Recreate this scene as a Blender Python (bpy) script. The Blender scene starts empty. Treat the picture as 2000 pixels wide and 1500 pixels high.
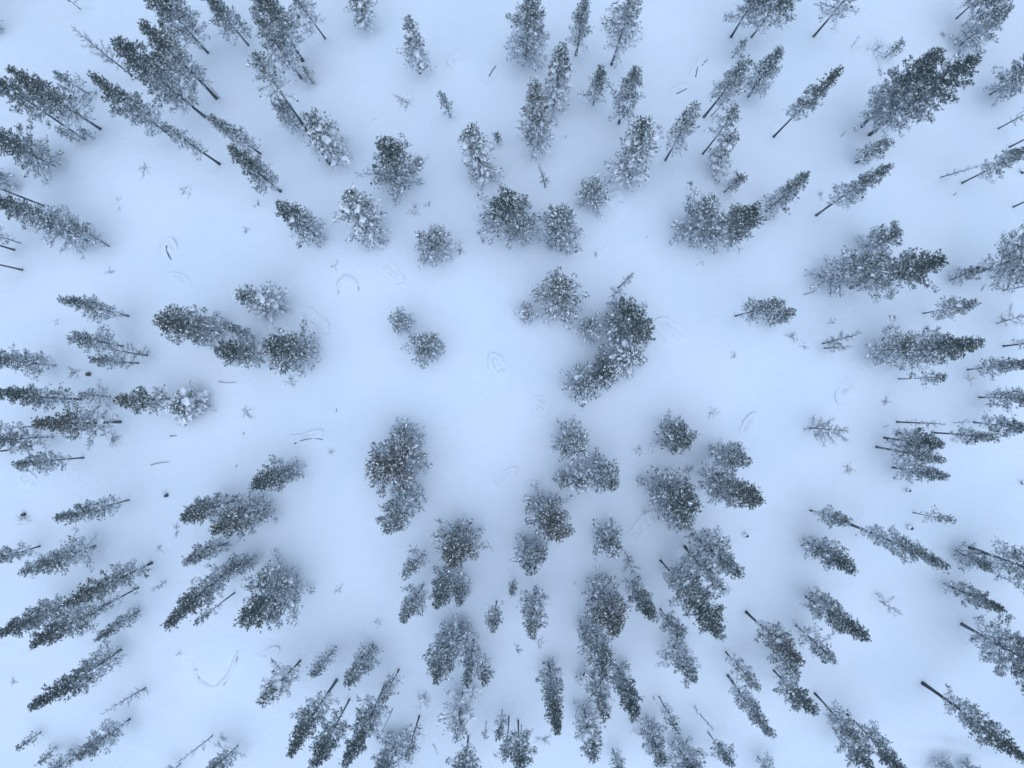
import bpy, math, random, re
import numpy as np
from math import radians, pi

# ---------------------------------------------------------------- camera, sky, sun, exposure
scene = bpy.context.scene
col = scene.collection
H = 65.0                      # drone height above the snow under it (m)
FPX = 1387.0                  # focal length in pixels of the 2000 px wide photograph
cd = bpy.data.cameras.new('camera'); cam = bpy.data.objects.new('camera', cd); col.objects.link(cam)
cam.location = (0, 0, H); cam.rotation_euler = (0, 0, 0)
cd.sensor_fit = 'HORIZONTAL'; cd.sensor_width = 36.0; cd.lens = FPX / 2000 * 36.0
cd.clip_start = 0.5; cd.clip_end = 2000
scene.camera = cam

SUN_EL, SUN_AZ = radians(80), radians(165)     # thick overcast, a little brighter from the bottom side of the picture
world = bpy.data.worlds.new('World'); scene.world = world; world.use_nodes = True
wn = world.node_tree; wn.nodes.clear()
sky = wn.nodes.new('ShaderNodeTexSky'); sky.sky_type = 'NISHITA'; sky.sun_disc = False
sky.sun_elevation = SUN_EL; sky.sun_rotation = SUN_AZ
sky.air_density = 2.2; sky.dust_density = 0.4; sky.ozone_density = 3.0
bg = wn.nodes.new('ShaderNodeBackground'); bg.inputs['Strength'].default_value = 0.055
wo = wn.nodes.new('ShaderNodeOutputWorld')
wn.links.new(sky.outputs['Color'], bg.inputs['Color']); wn.links.new(bg.outputs[0], wo.inputs['Surface'])

sd = bpy.data.lights.new('sun', 'SUN'); sd.energy = 1.35; sd.angle = radians(80); sd.color = (0.67, 0.785, 1.0)   # blue-hour cloud light
sun = bpy.data.objects.new('sun', sd); col.objects.link(sun)
sun.rotation_euler = (pi / 2 - SUN_EL, 0, pi - SUN_AZ)

vs = scene.view_settings
vs.view_transform = 'Standard'; vs.look = 'None'; vs.gamma = 1.0; vs.exposure = 0.92; vs.use_curve_mapping = False
scene.cycles.max_bounces = 5; scene.cycles.diffuse_bounces = 4
scene.cycles.use_adaptive_sampling = True; scene.cycles.adaptive_threshold = 0.02
scene.cycles.use_denoising = True

# ---------------------------------------------------------------- materials
def mat(name):
    m = bpy.data.materials.new(name); m.use_nodes = True
    nt = m.node_tree; b = nt.nodes['Principled BSDF']
    return m, nt, b

def nd(nt, t, **kw):
    n = nt.nodes.new(t)
    for k, v in kw.items(): setattr(n, k, v)
    return n

def snow_ground_material():
    m, nt, b = mat('ground_snow')
    tc = nd(nt, 'ShaderNodeNewGeometry')
    n1 = nd(nt, 'ShaderNodeTexNoise'); n1.inputs['Scale'].default_value = 0.09; n1.inputs['Detail'].default_value = 5
    r = nd(nt, 'ShaderNodeValToRGB')
    r.color_ramp.elements[0].position = .3; r.color_ramp.elements[0].color = (.80, .845, .89, 1)
    r.color_ramp.elements[1].position = .7; r.color_ramp.elements[1].color = (.86, .88, .91, 1)
    nt.links.new(tc.outputs['Position'], n1.inputs['Vector']); nt.links.new(n1.outputs[0], r.inputs[0])
    nt.links.new(r.outputs[0], b.inputs['Base Color'])
    b.inputs['Roughness'].default_value = .75; b.inputs['Specular IOR Level'].default_value = .15
    n2 = nd(nt, 'ShaderNodeTexNoise'); n2.inputs['Scale'].default_value = .55; n2.inputs['Detail'].default_value = 9; n2.inputs['Roughness'].default_value = .62
    n3 = nd(nt, 'ShaderNodeTexNoise'); n3.inputs['Scale'].default_value = 9; n3.inputs['Detail'].default_value = 5; n3.inputs['Roughness'].default_value = .7
    nt.links.new(tc.outputs['Position'], n2.inputs['Vector']); nt.links.new(tc.outputs['Position'], n3.inputs['Vector'])
    b1 = nd(nt, 'ShaderNodeBump'); b1.inputs['Strength'].default_value = .55; b1.inputs['Distance'].default_value = .34
    b2 = nd(nt, 'ShaderNodeBump'); b2.inputs['Strength'].default_value = .8; b2.inputs['Distance'].default_value = .055
    nt.links.new(n2.outputs[0], b1.inputs['Height']); nt.links.new(n3.outputs[0], b2.inputs['Height'])
    nt.links.new(b1.outputs[0], b2.inputs['Normal']); nt.links.new(b2.outputs[0], b.inputs['Normal'])
    return m

def plain_snow_material():
    m, nt, b = mat('branch_snow')
    b.inputs['Base Color'].default_value = (.86, .88, .91, 1); b.inputs['Roughness'].default_value = .7
    b.inputs['Specular IOR Level'].default_value = .15
    tc = nd(nt, 'ShaderNodeTexCoord'); n = nd(nt, 'ShaderNodeTexNoise'); n.inputs['Scale'].default_value = 14; n.inputs['Detail'].default_value = 4
    bp = nd(nt, 'ShaderNodeBump'); bp.inputs['Strength'].default_value = .4; bp.inputs['Distance'].default_value = .04
    nt.links.new(tc.outputs['Object'], n.inputs['Vector']); nt.links.new(n.outputs[0], bp.inputs['Height']); nt.links.new(bp.outputs[0], b.inputs['Normal'])
    return m

def needle_material():
    m, nt, b = mat('pine_needles')
    oi = nd(nt, 'ShaderNodeObjectInfo')
    at = nd(nt, 'ShaderNodeAttribute', attribute_name='frost'); a2 = nd(nt, 'ShaderNodeAttribute', attribute_name='tint')
    ad = nd(nt, 'ShaderNodeMath', operation='MULTIPLY_ADD'); ad.inputs[1].default_value = .8
    m0 = nd(nt, 'ShaderNodeMath', operation='MULTIPLY'); m0.inputs[1].default_value = .2
    nt.links.new(oi.outputs['Random'], m0.inputs[0]); nt.links.new(a2.outputs['Fac'], ad.inputs[0]); nt.links.new(m0.outputs[0], ad.inputs[2])
    r = nd(nt, 'ShaderNodeValToRGB'); e = r.color_ramp.elements
    e[0].position = .1; e[0].color = (.020, .050, .044, 1); e[1].position = .9; e[1].color = (.10, .078, .045, 1)
    k = r.color_ramp.elements.new(.5); k.color = (.042, .078, .048, 1)
    nt.links.new(ad.outputs[0], r.inputs[0])
    mx = nd(nt, 'ShaderNodeMix', data_type='RGBA')
    nt.links.new(at.outputs['Fac'], mx.inputs[0]); nt.links.new(r.outputs[0], mx.inputs[6]); mx.inputs[7].default_value = (.71, .78, .85, 1)
    nt.links.new(mx.outputs[2], b.inputs['Base Color'])
    b.inputs['Roughness'].default_value = .8; b.inputs['Specular IOR Level'].default_value = .08
    return m

def wood_material(name, dark, light, amount):
    m, nt, b = mat(name)
    tc = nd(nt, 'ShaderNodeTexCoord'); mp = nd(nt, 'ShaderNodeMapping'); mp.inputs['Scale'].default_value = (1, 1, .35)
    n = nd(nt, 'ShaderNodeTexNoise'); n.inputs['Scale'].default_value = 7; n.inputs['Detail'].default_value = 6
    nt.links.new(tc.outputs['Object'], mp.inputs[0]); nt.links.new(mp.outputs[0], n.inputs['Vector'])
    r = nd(nt, 'ShaderNodeValToRGB'); e = r.color_ramp.elements
    e[0].position = .35; e[0].color = (*dark, 1); e[1].position = .75; e[1].color = (*light, 1)
    nt.links.new(n.outputs[0], r.inputs[0])
    at = nd(nt, 'ShaderNodeAttribute', attribute_name='frost')
    mx = nd(nt, 'ShaderNodeMix', data_type='RGBA'); mx.inputs[7].default_value = (.71, .78, .85, 1)
    nt.links.new(at.outputs['Fac'], mx.inputs[0]); nt.links.new(r.outputs[0], mx.inputs[6])
    nt.links.new(mx.outputs[2], b.inputs['Base Color']); b.inputs['Roughness'].default_value = .85; b.inputs['Specular IOR Level'].default_value = .1
    bp = nd(nt, 'ShaderNodeBump'); bp.inputs['Strength'].default_value = .6; bp.inputs['Distance'].default_value = .02
    nt.links.new(n.outputs[0], bp.inputs['Height']); nt.links.new(bp.outputs[0], b.inputs['Normal'])
    return m

M_GROUND = snow_ground_material(); M_SNOW = plain_snow_material(); M_NEEDLE = needle_material()
M_BARK = wood_material('pine_bark', (.028, .031, .038), (.085, .095, .115), 0)
M_TWIG = wood_material('frosted_twigs', (.045, .045, .048), (.10, .10, .105), 0)

# ---------------------------------------------------------------- mesh helpers
def mesh_from(name, V, F, m, attrs=None, smooth=False):
    me = bpy.data.meshes.new(name)
    V = np.asarray(V, np.float32).reshape(-1, 3); F = np.asarray(F, np.int32)
    n, k = F.shape
    me.vertices.add(len(V)); me.vertices.foreach_set('co', V.ravel())
    me.loops.add(n * k); me.loops.foreach_set('vertex_index', F.ravel())
    me.polygons.add(n); me.polygons.foreach_set('loop_start', np.arange(0, n * k, k, dtype=np.int32))
    try: me.polygons.foreach_set('loop_total', np.full(n, k, np.int32))
    except Exception: pass
    if smooth: me.polygons.foreach_set('use_smooth', np.ones(n, bool))
    for an, arr in (attrs or {}).items():
        a = me.attributes.new(an, 'FLOAT', 'POINT'); a.data.foreach_set('value', np.asarray(arr, np.float32))
    me.materials.append(m); me.update(calc_edges=True)
    return me

def link(name, me, parent=None, loc=(0, 0, 0), rot=(0, 0, 0), sc=(1, 1, 1)):
    o = bpy.data.objects.new(name, me); col.objects.link(o)
    o.location = loc; o.rotation_euler = rot; o.scale = sc
    if parent is not None: o.parent = parent
    return o

def tag(o, label, cat, group=None):
    o['label'] = label; o['category'] = cat
    if group: o['group'] = group
    return o

class Geo:
    def __init__(s): s.V = []; s.F = []; s.A = []; s.B = []; s.n = 0
    def add(s, V, F, a=0.0, b=0.5):
        V = np.asarray(V, float).reshape(-1, 3); F = np.asarray(F, int)
        s.V.append(V); s.F.append(F + s.n); s.n += len(V)
        s.A.append(np.broadcast_to(np.asarray(a, float), (len(V),))); s.B.append(np.broadcast_to(np.asarray(b, float), (len(V),)))
    def mesh(s, name, m, smooth=False):
        return mesh_from(name, np.concatenate(s.V), np.concatenate(s.F), m,
                         {'frost': np.concatenate(s.A), 'tint': np.concatenate(s.B)}, smooth)

def unit(v): return v / (np.linalg.norm(v, axis=-1, keepdims=True) + 1e-9)

def tube(geo, P, R, k=6, frost=0.0, cap=True):
    """tapered tube through the points P with radii R, triangles"""
    P = np.asarray(P, float); R = np.asarray(R, float); n = len(P)
    D = unit(np.gradient(P, axis=0)); ref = np.array([.31, .87, .38]); A = unit(np.cross(D, ref)); B = np.cross(D, A)
    th = np.arange(k) * 2 * pi / k
    ring = (np.cos(th)[None, :, None] * A[:, None] + np.sin(th)[None, :, None] * B[:, None]) * R[:, None, None] + P[:, None]
    V = ring.reshape(-1, 3); F = []
    i = np.arange(n - 1)[:, None] * k; j = np.arange(k)[None]; j2 = (j + 1) % k
    a, b_, c, d = i + j, i + j2, i + k + j2, i + k + j
    F = np.concatenate([np.stack([a, b_, c], -1).reshape(-1, 3), np.stack([a, c, d], -1).reshape(-1, 3)])
    if cap:
        V = np.vstack([V, P[-1:]]); e = (n - 1) * k
        F = np.vstack([F, np.stack([e + np.arange(k), e + (np.arange(k) + 1) % k, np.full(k, n * k)], -1)])
    fr = frost if np.isscalar(frost) else np.concatenate([np.repeat(frost, k), frost[-1:]] if cap else [np.repeat(frost, k)])
    geo.add(V, F, fr)

def blades(geo, P, T, W, frost, tint):
    """thin triangles from P (base) to T (tip), base half width W"""
    n = len(P); D = unit(T - P); S = unit(np.cross(D, unit(np.random.default_rng(n).normal(size=(n, 3))))) * np.reshape(W, (-1, 1))
    V = np.stack([P - S, P + S, T], 1).reshape(-1, 3)
    geo.add(V, np.arange(3 * n).reshape(-1, 3), np.repeat(frost, 3), np.repeat(tint, 3))

# ---------------------------------------------------------------- the snow surface
def terrain0(x, y):
    z = .22 * np.sin(x * .23 + 1.1) * np.cos(y * .19 - .6) + .14 * np.sin(x * .47 - y * .31) + .10 * np.sin(y * .61 + x * .17 + 2.)
    yy = np.minimum(np.maximum(0, y + 4.), 60); xx = np.minimum(np.maximum(0, -x - 8.), 60)
    z = z - .0020 * yy ** 2 - .0010 * xx ** 2 * np.clip((y + 15) / 30, 0, 1)       # slope added to dim the snow on the far and left side
    return z

BUMPS = []     # (x, y, sx, sy, angle, height) pressed into or raised on the snow
def terrain(x, y):
    z = terrain0(np.asarray(x, float), np.asarray(y, float))
    return z

def px_ground(px, py):
    """point of the snow seen at a pixel of the photograph"""
    dx, dy = (px - 1000) / FPX, -(py - 750) / FPX
    t = H
    for _ in range(12): t = H - float(terrain0(np.float64(dx * t), np.float64(dy * t)))
    return np.array([dx * t, dy * t, H - t])

def px_at_height(px, py, z):
    return np.array([(px - 1000) / FPX * (H - z), -(py - 750) / FPX * (H - z)])

# ---------------------------------------------------------------- what stands where
# style, pixel of the foot, pixel of the top, crown width in pixels, share of bare stem | label
# D dark dense pine, F frosted pine, S sparse frosted pine, L snow-laden pine, Y young pine, B bare tree or snag
TREES = """
B 257 147 138 50 54 .2 | long bare snag lying diagonal beside the twin dark crowns, upper left
D 400 228 220 82 88 .22 | dark pine with pointed top and a round snow lump, right of the long bare snag
D 422 191 278 40 78 .28 | tall dark pine merging with the snow-lumped pine on its lower left
B 428 190 392 150 16 .2 | thin bare stem right beside the foot of the tall dark twin pine
D 405 102 272 -42 96 .22 | broad dark pine cut by the top edge, above the twin dark crowns
D 485 88 392 -22 58 .2 | narrow blue-green pine at the top edge beside a thin bare pole
B 489 73 425 -10 6 .9 | thin bare straight pole crossing the top edge, left of a frosted crown
D 196 252 22 138 84 .22 | dark pine with ragged top, right one of the overlapping pair near the left edge
D 165 272 -22 148 74 .42 | dark pine with long bare trunk, left one of the overlapping pair near the left edge
Y 155 277 112 250 26 .1 | thin frosted young pine under the long trunk of the left-edge pair
Y 179 268 160 256 20 .1 | tiny frosted sapling at the foot of the left-edge pair's right pine
Y 174 184 108 142 44 .15 | small frosted pine peeping out above the left-edge pair
D 107 325 -25 255 104 .12 | broad dark pine with snow lumps at the left edge, below the overlapping pair
F 20 365 -40 328 60 .1 | pale frosted crown cut by the left edge, just above a bare trunk
D 334 266 178 144 72 .2 | dark slender-topped pine with frosted skirt, below the snow-lumped twin pine
S 428 320 314 238 46 .3 | pale sparse pine with bare lower trunk, between two dark pines at upper left
F 508 300 410 226 52 .2 | frosted pine whose foot touches the top of a darker pine below it
D 547 373 447 290 56 .18 | dark compact pine just below a paler frosted one, left of the old snowy pine
D 85 402 -60 342 50 .62 | long bare dark trunk entering at the left edge, its crown outside
B 157 18 108 -22 30 .3 | bare twiggy treetop at the top edge in the far upper left
L 0 57 -22 48 36 .05 | snowy little bush cut by the left edge, alone in the upper left
D 591 118 492 -42 92 .25 | dark pine behind a pale frosted one, at the top edge left of centre
F 589 153 494 28 66 .2 | pale frosted pine in front of the dark top-edge pine, left of centre
S 643 318 490 78 74 .7 | very tall pine with long thin trunk rising from a thick snowy base
L 652 300 592 208 92 .05 | gnarled snow-laden pine with white lumps around the thick snowy base
F 585 252 532 190 54 .1 | round frosted pine tucked left of the gnarled snow-laden pine
S 635 75 572 -12 56 .38 | frosted pine with long bare lower trunk at the top edge, left of centre
L 716 52 690 -25 66 .15 | snow-dusted crown hanging from the top edge, alone above open snow
L 820 142 793 25 64 .12 | lone snow-laden pine standing in open snow below the top edge
Y 612 163 593 134 28 .1 | tiny frosted sapling to the right of two bare trunk feet, upper left
S 880 228 860 180 22 .1 | sparse frosty sapling above the snow-laden egg-shaped pine
L 945 345 912 240 78 .04 | egg-shaped pine heavily dotted with snow, upper centre
D 785 362 742 254 104 .05 | star-shaped dark pine with spreading branches, left of the snow-dotted egg-shaped pine
Y 972 278 970 262 16 .1 | tiny sapling poking out right of the snow-dotted egg-shaped pine
F 1026 122 1042 -32 98 .06 | big pale frosted pine cut by the top edge at centre
F 1125 107 1146 -14 54 .22 | narrow darker pine with short bare trunk at the top edge, right of centre
S 1195 125 1242 -20 88 .26 | open-crowned frosted pine with forked trunk at the top edge, right of centre
L 1082 205 1102 74 82 .05 | snow-laden pine with scattered lumps, top one of a leaning pair, upper centre
F 1050 290 1046 148 78 .06 | frosted pine with brownish top, lower one of a leaning pair, upper centre
Y 1159 204 1173 130 46 .15 | small white-topped pine between larger frosted pines, upper centre right
F 1209 240 1243 130 70 .22 | frosted pine with dark tip and bare foot, above a broad snow-laden pine
L 1228 345 1264 215 98 .06 | broad snow-laden pine with white lumps low on its branches, upper centre right
S 1300 312 1366 196 62 .26 | sparse frosted pine with slim bare trunk, right of the broad snow-laden pine
F 1375 228 1466 116 66 .34 | bright frosted pine with two parallel bare trunks, upper right of centre
B 1390 226 1432 178 8 .8 | second bare trunk parallel beside the bright frosted two-stemmed pine
F 1462 188 1526 90 62 .12 | bluish frosted pine touching the bright two-stemmed pine on its right
S 1373 300 1440 212 46 .48 | small tufted crown on a long thin bare trunk, below the two-stemmed pine
L 1395 332 1440 250 58 .06 | frosted pine with one big snow lump on its lower side
Y 1415 375 1451 344 30 .15 | little frosted sapling above the big pair of round crowns
Y 1430 113 1455 80 28 .25 | small frosted sapling under two bare trunks at the top edge
D 1428 72 1502 -45 82 .36 | bare-trunked pine at the top edge, left one of two side by side
D 1468 72 1562 -42 90 .34 | bare-trunked pine at the top edge, right one of two side by side
B 1065 366 1054 320 20 .15 | bare forked sapling above the round crowns at upper centre
F 1155 396 1151 345 72 .02 | low bushy frosted pine alone right of the round crowns, upper centre
S 1590 70 1700 -62 84 .34 | sparse pine with bare feathery lower branches at the top edge, right
D 1868 36 1962 -48 74 .36 | dark clump with several bare trunks at the top edge near the right corner
D 1882 49 1990 -40 60 .5 | long thin-trunked pine in the dark clump near the upper right corner
F 1875 88 1982 4 84 .05 | pale frosted pine just below the dark clump near the upper right corner
D 1684 246 1842 90 108 .14 | huge dark pine with long snow-streaked lower branches, left half of the right-hand giant pair
D 1700 262 1912 106 104 .2 | huge dark blunt-topped pine with a large white snow lump, right half of the giant pair
F 1672 318 1742 272 48 .12 | small frosted pine at the lower foot of the giant pair
D 1512 266 1641 134 46 .34 | slender dark pine with a snow lump and long bare foot, left of the giant pair
F 1595 420 1738 322 54 .32 | slim frosted pine with bare lower trunk, above the broad spreading group at right
F 1497 412 1580 338 58 .05 | frosted pine with forked tip touching the big dark round crown, right of centre
Y 1729 112 1764 82 30 .15 | small frosted pine at the end of a bent bare branch, upper right
B 1663 92 1642 54 10 .2 | thin curved dead stem standing alone under the top-edge sparse pine, right
D 1935 184 2080 94 96 .1 | dark pine cut by the right edge, with thick bare foot, upper right
B 1950 251 2080 182 46 .2 | twiggy bare tree cut by the right edge below the dark upper right pine
D 1972 287 2100 222 40 .6 | bare trunk at the right edge between a twiggy tree and a frosted pine
F 1880 357 2012 290 50 .34 | frosted pine reaching the right edge with a long twiggy foot, upper right
B 1838 346 1925 322 22 .1 | crooked bare sapling beside the foot of the frosted pine at the right edge
D 110 442 -28 382 62 .06 | dark pine at the left edge overlapping a rounder snowy pine
F 172 471 52 408 84 .08 | rounded snow-speckled pine with short bare trunk, second from the left edge
S 213 481 138 422 44 .2 | thin frosted pine peeping out right of the rounded snow-speckled pine
S 40 475 -30 452 34 .3 | thin bare stem at the left edge, above a thicker snow-capped trunk foot
D 28 488 -95 452 50 .6 | short piece of thick trunk with a snowy foot at the left edge
D 43 527 -90 498 50 .62 | straight dark trunk entering from the left edge, lowest of three
F 250 617 114 585 52 .2 | frosted pine with long pointed top, lying left of the big dark pine
F 240 676 134 658 52 .2 | bluish bushy pine with short trunk, below the long pointed one at left
B 288 694 200 682 48 .05 | fuzzy bare birch behind the bluish bushy pine, left
F 270 709 177 704 32 .28 | small dark-tipped pine lowest of three close together at left
F 107 714 -18 700 70 .15 | frosted pine with dark trunk at the left edge, mid height
D 428 648 298 622 94 .06 | big dark pine with dense speckled crown, left of centre
F 495 658 434 634 30 .12 | small frosted pine wedged between two dark crowns left of centre
D 512 690 414 686 62 .06 | dark rounded pine touching the broad greyish crown on its right, left of centre
B 432 678 383 671 10 .3 | short thin bare stem between two dark crowns left of centre
L 540 600 450 568 84 .04 | small pine loaded with white snow, above the broad greyish crown left of centre
D 598 692 510 668 98 .04 | broad greyish-green crown nearest the clearing, left of centre
D 617 460 538 394 66 .06 | small compact dark pine with a snowy patch, alone upper left of the clearing
L 728 460 668 364 98 .04 | snow-laden pine with a snow-covered branch at its heart, left of the star-shaped pine's foot
F 856 492 831 452 84 .02 | round frosted crown above the clearing, below the snow-dotted egg-shaped pine
F 790 636 767 618 54 .02 | smaller of two round frosted pines together in the clearing
F 838 684 817 665 74 .02 | larger of two round frosted pines together in the clearing, lower right
D 994 442 986 362 98 .02 | round crown with dark centre, left one of three at upper centre
F 1028 462 1016 412 52 .02 | frosted lower crown peeping from under the round dark-centred one, upper centre
F 1098 470 1090 396 86 .02 | frosted round crown, right one of three at upper centre
F 1086 594 1098 548 104 .02 | brownish bushy spreading pine near the picture's centre, above the clearing
L 1029 614 1033 605 44 .02 | tiny round snow-dusted pine below the brownish bushy one
F 1150 648 1160 628 58 .02 | small pale pine left of the double dark crown, right of centre
D 1206 626 1250 598 88 .02 | dark dense crown, uppermost of the clump right of the clearing
D 1234 658 1276 636 66 .02 | dark fringed crown second from top of the clump right of the clearing
L 1212 702 1244 690 96 .02 | snow-laden crown with white lumps in the middle of the clump right of the clearing
D 1168 730 1192 724 76 .02 | shaded crown between the snow-laden and the lowest one of the clearing's clump
F 1128 748 1152 747 78 .02 | frosted crown, lowest and leftmost of the clump right of the clearing
F 1350 458 1402 382 108 .03 | big round frosted crown, left one of the large pair right of upper centre
D 1406 466 1486 396 92 .1 | big round dark crown, right one of the large pair right of upper centre
B 1208 562 1236 534 24 .3 | bare little tree with a snowy top right of the brownish bushy pine
F 1437 617 1530 590 50 .3 | frosted tuft on a thin bare stem right of the clearing, left one of two
F 1502 626 1556 606 40 .05 | small dark-tipped frosted pine right beside a tuft on a thin stem, right
D 1662 562 1853 503 100 .22 | dark pine with long pointed top reaching right, front of the spreading group at right
F 1690 482 1768 446 70 .05 | rounded frosted pine at the upper rim of the spreading group at right
F 1614 546 1746 496 106 .03 | wide frosted pine forming the left side of the spreading group at right
D 1900 535 2110 462 150 .3 | large dark open-branched pine cut by the right edge, with leaning dark trunk
F 1855 548 1918 522 42 .05 | small bluish pine at the foot of the large open-branched right-edge pine
D 1960 567 2060 548 30 .5 | short dark trunk piece under the large open-branched right-edge pine
F 1804 612 1908 590 48 .3 | small frosted pine with thin bare trunk, alone below the open-branched right-edge pine
D 1747 690 1921 668 96 .12 | big dark dense pine pointing to the right edge, mid height right
F 1700 694 1798 648 84 .14 | paler frosted pine overlapping the left side of the big dense one, mid height right
S 1755 740 1850 738 30 .45 | thin bare horizontal stem below the big dense pine, mid height right
B 1607 671 1682 652 44 .1 | twiggy frosted bare tree with two parallel stems, upper stem, right of the clearing
B 1610 680 1668 676 30 .1 | lower of two parallel frosted twiggy stems, right of the clearing
B 1617 632 1602 566 26 .25 | slim bare birch bending upward, right of the tufts on thin stems
F 1890 722 2012 707 46 .18 | frosted slender pine reaching the right edge just below the big dense pine
D 1960 676 2070 664 60 .4 | thick dark trunk entering from the right edge at mid height
B 1947 632 2012 608 46 .1 | tangled bare shrub tree at the right edge above a thick dark trunk
D 1980 404 2080 358 40 .65 | dark trunk tip entering at the right edge above the open-branched pine
D 160 780 -20 769 66 .18 | dark pine with pale skirt at the left edge, just below mid height
D 234 824 62 827 76 .2 | brownish dark pine with thick dark foot, pointing left below mid height
S 215 775 146 768 50 .1 | pale feathery pine above the brownish dark pine's foot
F 330 779 222 785 64 .16 | frosted oval pine left of the snow-heaped round pine
L 388 786 322 798 92 .02 | round pine heaped with white snow lumps, left of the clearing
S 62 833 -32 842 26 .35 | thin bare stem at the left edge above a frosted pine, below mid height
F 103 853 -22 862 62 .2 | frosted pine at the left edge below a thin bare stem
D 18 879 -90 892 40 .6 | short trunk end at the left edge below the frosted pine
F 162 894 27 906 50 .32 | compact frosted pine with straight bare trunk, near the left edge
F 250 977 105 1013 52 .18 | slim frosted pine with a snow-free foot, lower left, above a broader one
F 185 1067 40 1118 78 .12 | broad frosted pine below the slim one at lower left
F 77 1067 -22 1096 44 .22 | frosted pine cut by the left edge beside the broad one at lower left
D 455 978 350 1016 66 .1 | olive pine with a visible trunk line, left one of the merged pair, lower left
D 522 990 403 1040 86 .05 | olive pine with feathery right side, right one of a merged pair lower left of centre
F 445 1060 358 1098 46 .08 | small frosted pine below the merged olive pair
F 500 1086 433 1122 48 .1 | small bluish pine between the merged olive pair and the giant snowy pine
D 578 915 488 950 62 .03 | oval dark pine alone lower left of the clearing
D 788 892 736 926 128 .02 | big olive-brown crown at the lower left of the clearing
F 800 848 772 868 72 .02 | frosted upper edge crown joined to the big olive-brown one
F 800 962 752 1068 80 .02 | frosted pine hanging below the big olive-brown crown
D 906 1040 882 1112 90 .03 | brownish dense oval pine, lower centre
S 828 1078 784 1130 44 .12 | fuzzy thin frosted tree left of the brownish oval pine, lower centre
B 859 1042 842 1066 6 .6 | thin bare pole right above the fuzzy thin frosted tree, lower centre
F 1112 852 1134 896 76 .02 | pale sparse-looking frosted crown, top one of a group below the clearing's right
L 1126 924 1148 956 52 .02 | white-speckled narrow crown in the middle of the group below the clearing's right
F 1168 914 1204 960 60 .02 | frosted crown, rightmost of the group below the clearing's right
F 1098 932 1106 945 36 .02 | tiny hazy crown, leftmost of the group below the clearing's right
D 1304 846 1354 866 78 .02 | round dark-centred crown right of the clearing, alone above a loose group
F 1392 882 1472 905 64 .1 | frosted pine with a short bare foot above a dark jagged pine, right lower centre
D 1380 930 1500 990 84 .1 | dark jagged pine with bare twigs at its foot, right lower centre
D 1288 950 1372 1002 100 .02 | broad dark speckled crown left of the dark jagged pine
F 1302 992 1352 1030 62 .02 | frosted lower fringe crown under the broad dark speckled one
D 1062 985 1096 1056 90 .02 | oval crown with brown centre, lower centre, right of the brownish dense oval pine
F 1030 1060 1034 1128 56 .03 | small bluish pine just lower left of the oval brown-centred crown
F 1048 1062 1060 1102 36 .02 | tiny pine squeezed between the small bluish and the oval brown-centred pines
F 1180 1042 1208 1086 66 .02 | round frosted crown alone, right of the oval brown-centred crown
B 1225 1085 1238 1120 36 .05 | feathery bare birch at the lower right rim of a round frosted crown
F 1353 1045 1455 1132 78 .14 | dense pine with thick bare foot, right one of two parallel stems, lower right of centre
S 1338 1068 1410 1152 46 .3 | bare twiggy stem parallel to the dense pine on its right
F 1290 1095 1358 1166 46 .3 | thin-stemmed frosted pine above the long dark oval pine, lower right of centre
D 1322 1112 1405 1246 82 .06 | long dark oval pine with snow-speckled end, lower right of centre
F 1912 776 2014 778 50 .22 | frosted pine cut by the right edge, a shorter stick below its trunk
B 1925 790 1962 792 5 .8 | short bare stick stem directly below a right-edge frosted pine's trunk
B 1752 824 1850 830 34 .2 | thick bare horizontal snag with fine twigs, right, below mid height
F 1903 825 2012 836 52 .22 | frosted pine reaching the right edge in line with the thick bare snag
B 1862 826 1902 823 14 .2 | thin twig stem between the thick bare snag and a frosted pine
F 1823 845 1945 853 34 .36 | narrow frosted pine just below the thin twig stem, right
B 1582 836 1655 840 66 .05 | snow-white bare birch with spreading twigs alone right of the clearing
D 1727 855 1846 868 64 .26 | frosted green pine with straight trunk, top one of three stacked, right
F 1712 873 1842 898 54 .3 | pale pine with straight trunk, middle one of three stacked, right
F 1744 913 1850 932 52 .1 | bluish pine, lowest of three stacked, right
F 1583 997 1662 1020 44 .28 | small pine with bare foot, its top touching a long slender pine, lower right
F 1663 1025 1856 1107 54 .18 | very long slender frosted pine, lower right
D 1578 1060 1676 1112 66 .05 | dark bushy short pine below the small pine with bare foot, lower right
S 1784 1001 1862 1018 36 .36 | little thin pale tree with bare stem, alone lower right
F 1866 1075 1945 1116 58 .06 | low frosted pine left of a thick leaning trunk, lower right edge
D 1895 1070 2110 1145 110 .32 | large pine with thick dark leaning trunk cut by the right edge, lower right
D 295 1100 125 1184 70 .16 | long dark pine with bare foot, uppermost of the stacked rank at lower left
D 140 1174 -8 1242 76 .1 | dark pine with pointed top at the left edge, in the stacked rank at lower left
D 210 1178 57 1262 66 .16 | dark-tipped pine in the middle of the stacked rank at lower left
S 270 1148 150 1212 26 .3 | thin stem with sparse frost between pines of the stacked rank, lower left
F 272 1193 188 1246 36 .06 | small smooth frosted pine right below the stacked rank at lower left
D 235 1270 58 1385 78 .08 | long spear-shaped dark pine, lower left
B 285 1343 195 1396 30 .1 | fallen-looking bare birch below the spear-shaped pine
F 253 1405 148 1482 56 .16 | frosted pine near the bottom edge, left, with bare thick foot
F 152 1465 92 1515 50 .05 | bluish pine cut by the bottom edge at left
Y 80 1430 34 1462 20 .1 | small feathery sapling near the lower left corner
Y 110 1458 78 1490 18 .1 | feathery sapling between a bluish pine and the lower left corner
D 450 1110 322 1224 68 .06 | pointed dark pine left of the giant snowy pine, lower left of centre
S 458 1158 380 1214 22 .5 | thin bare trunk between the pointed dark pine and the giant snowy pine
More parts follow.
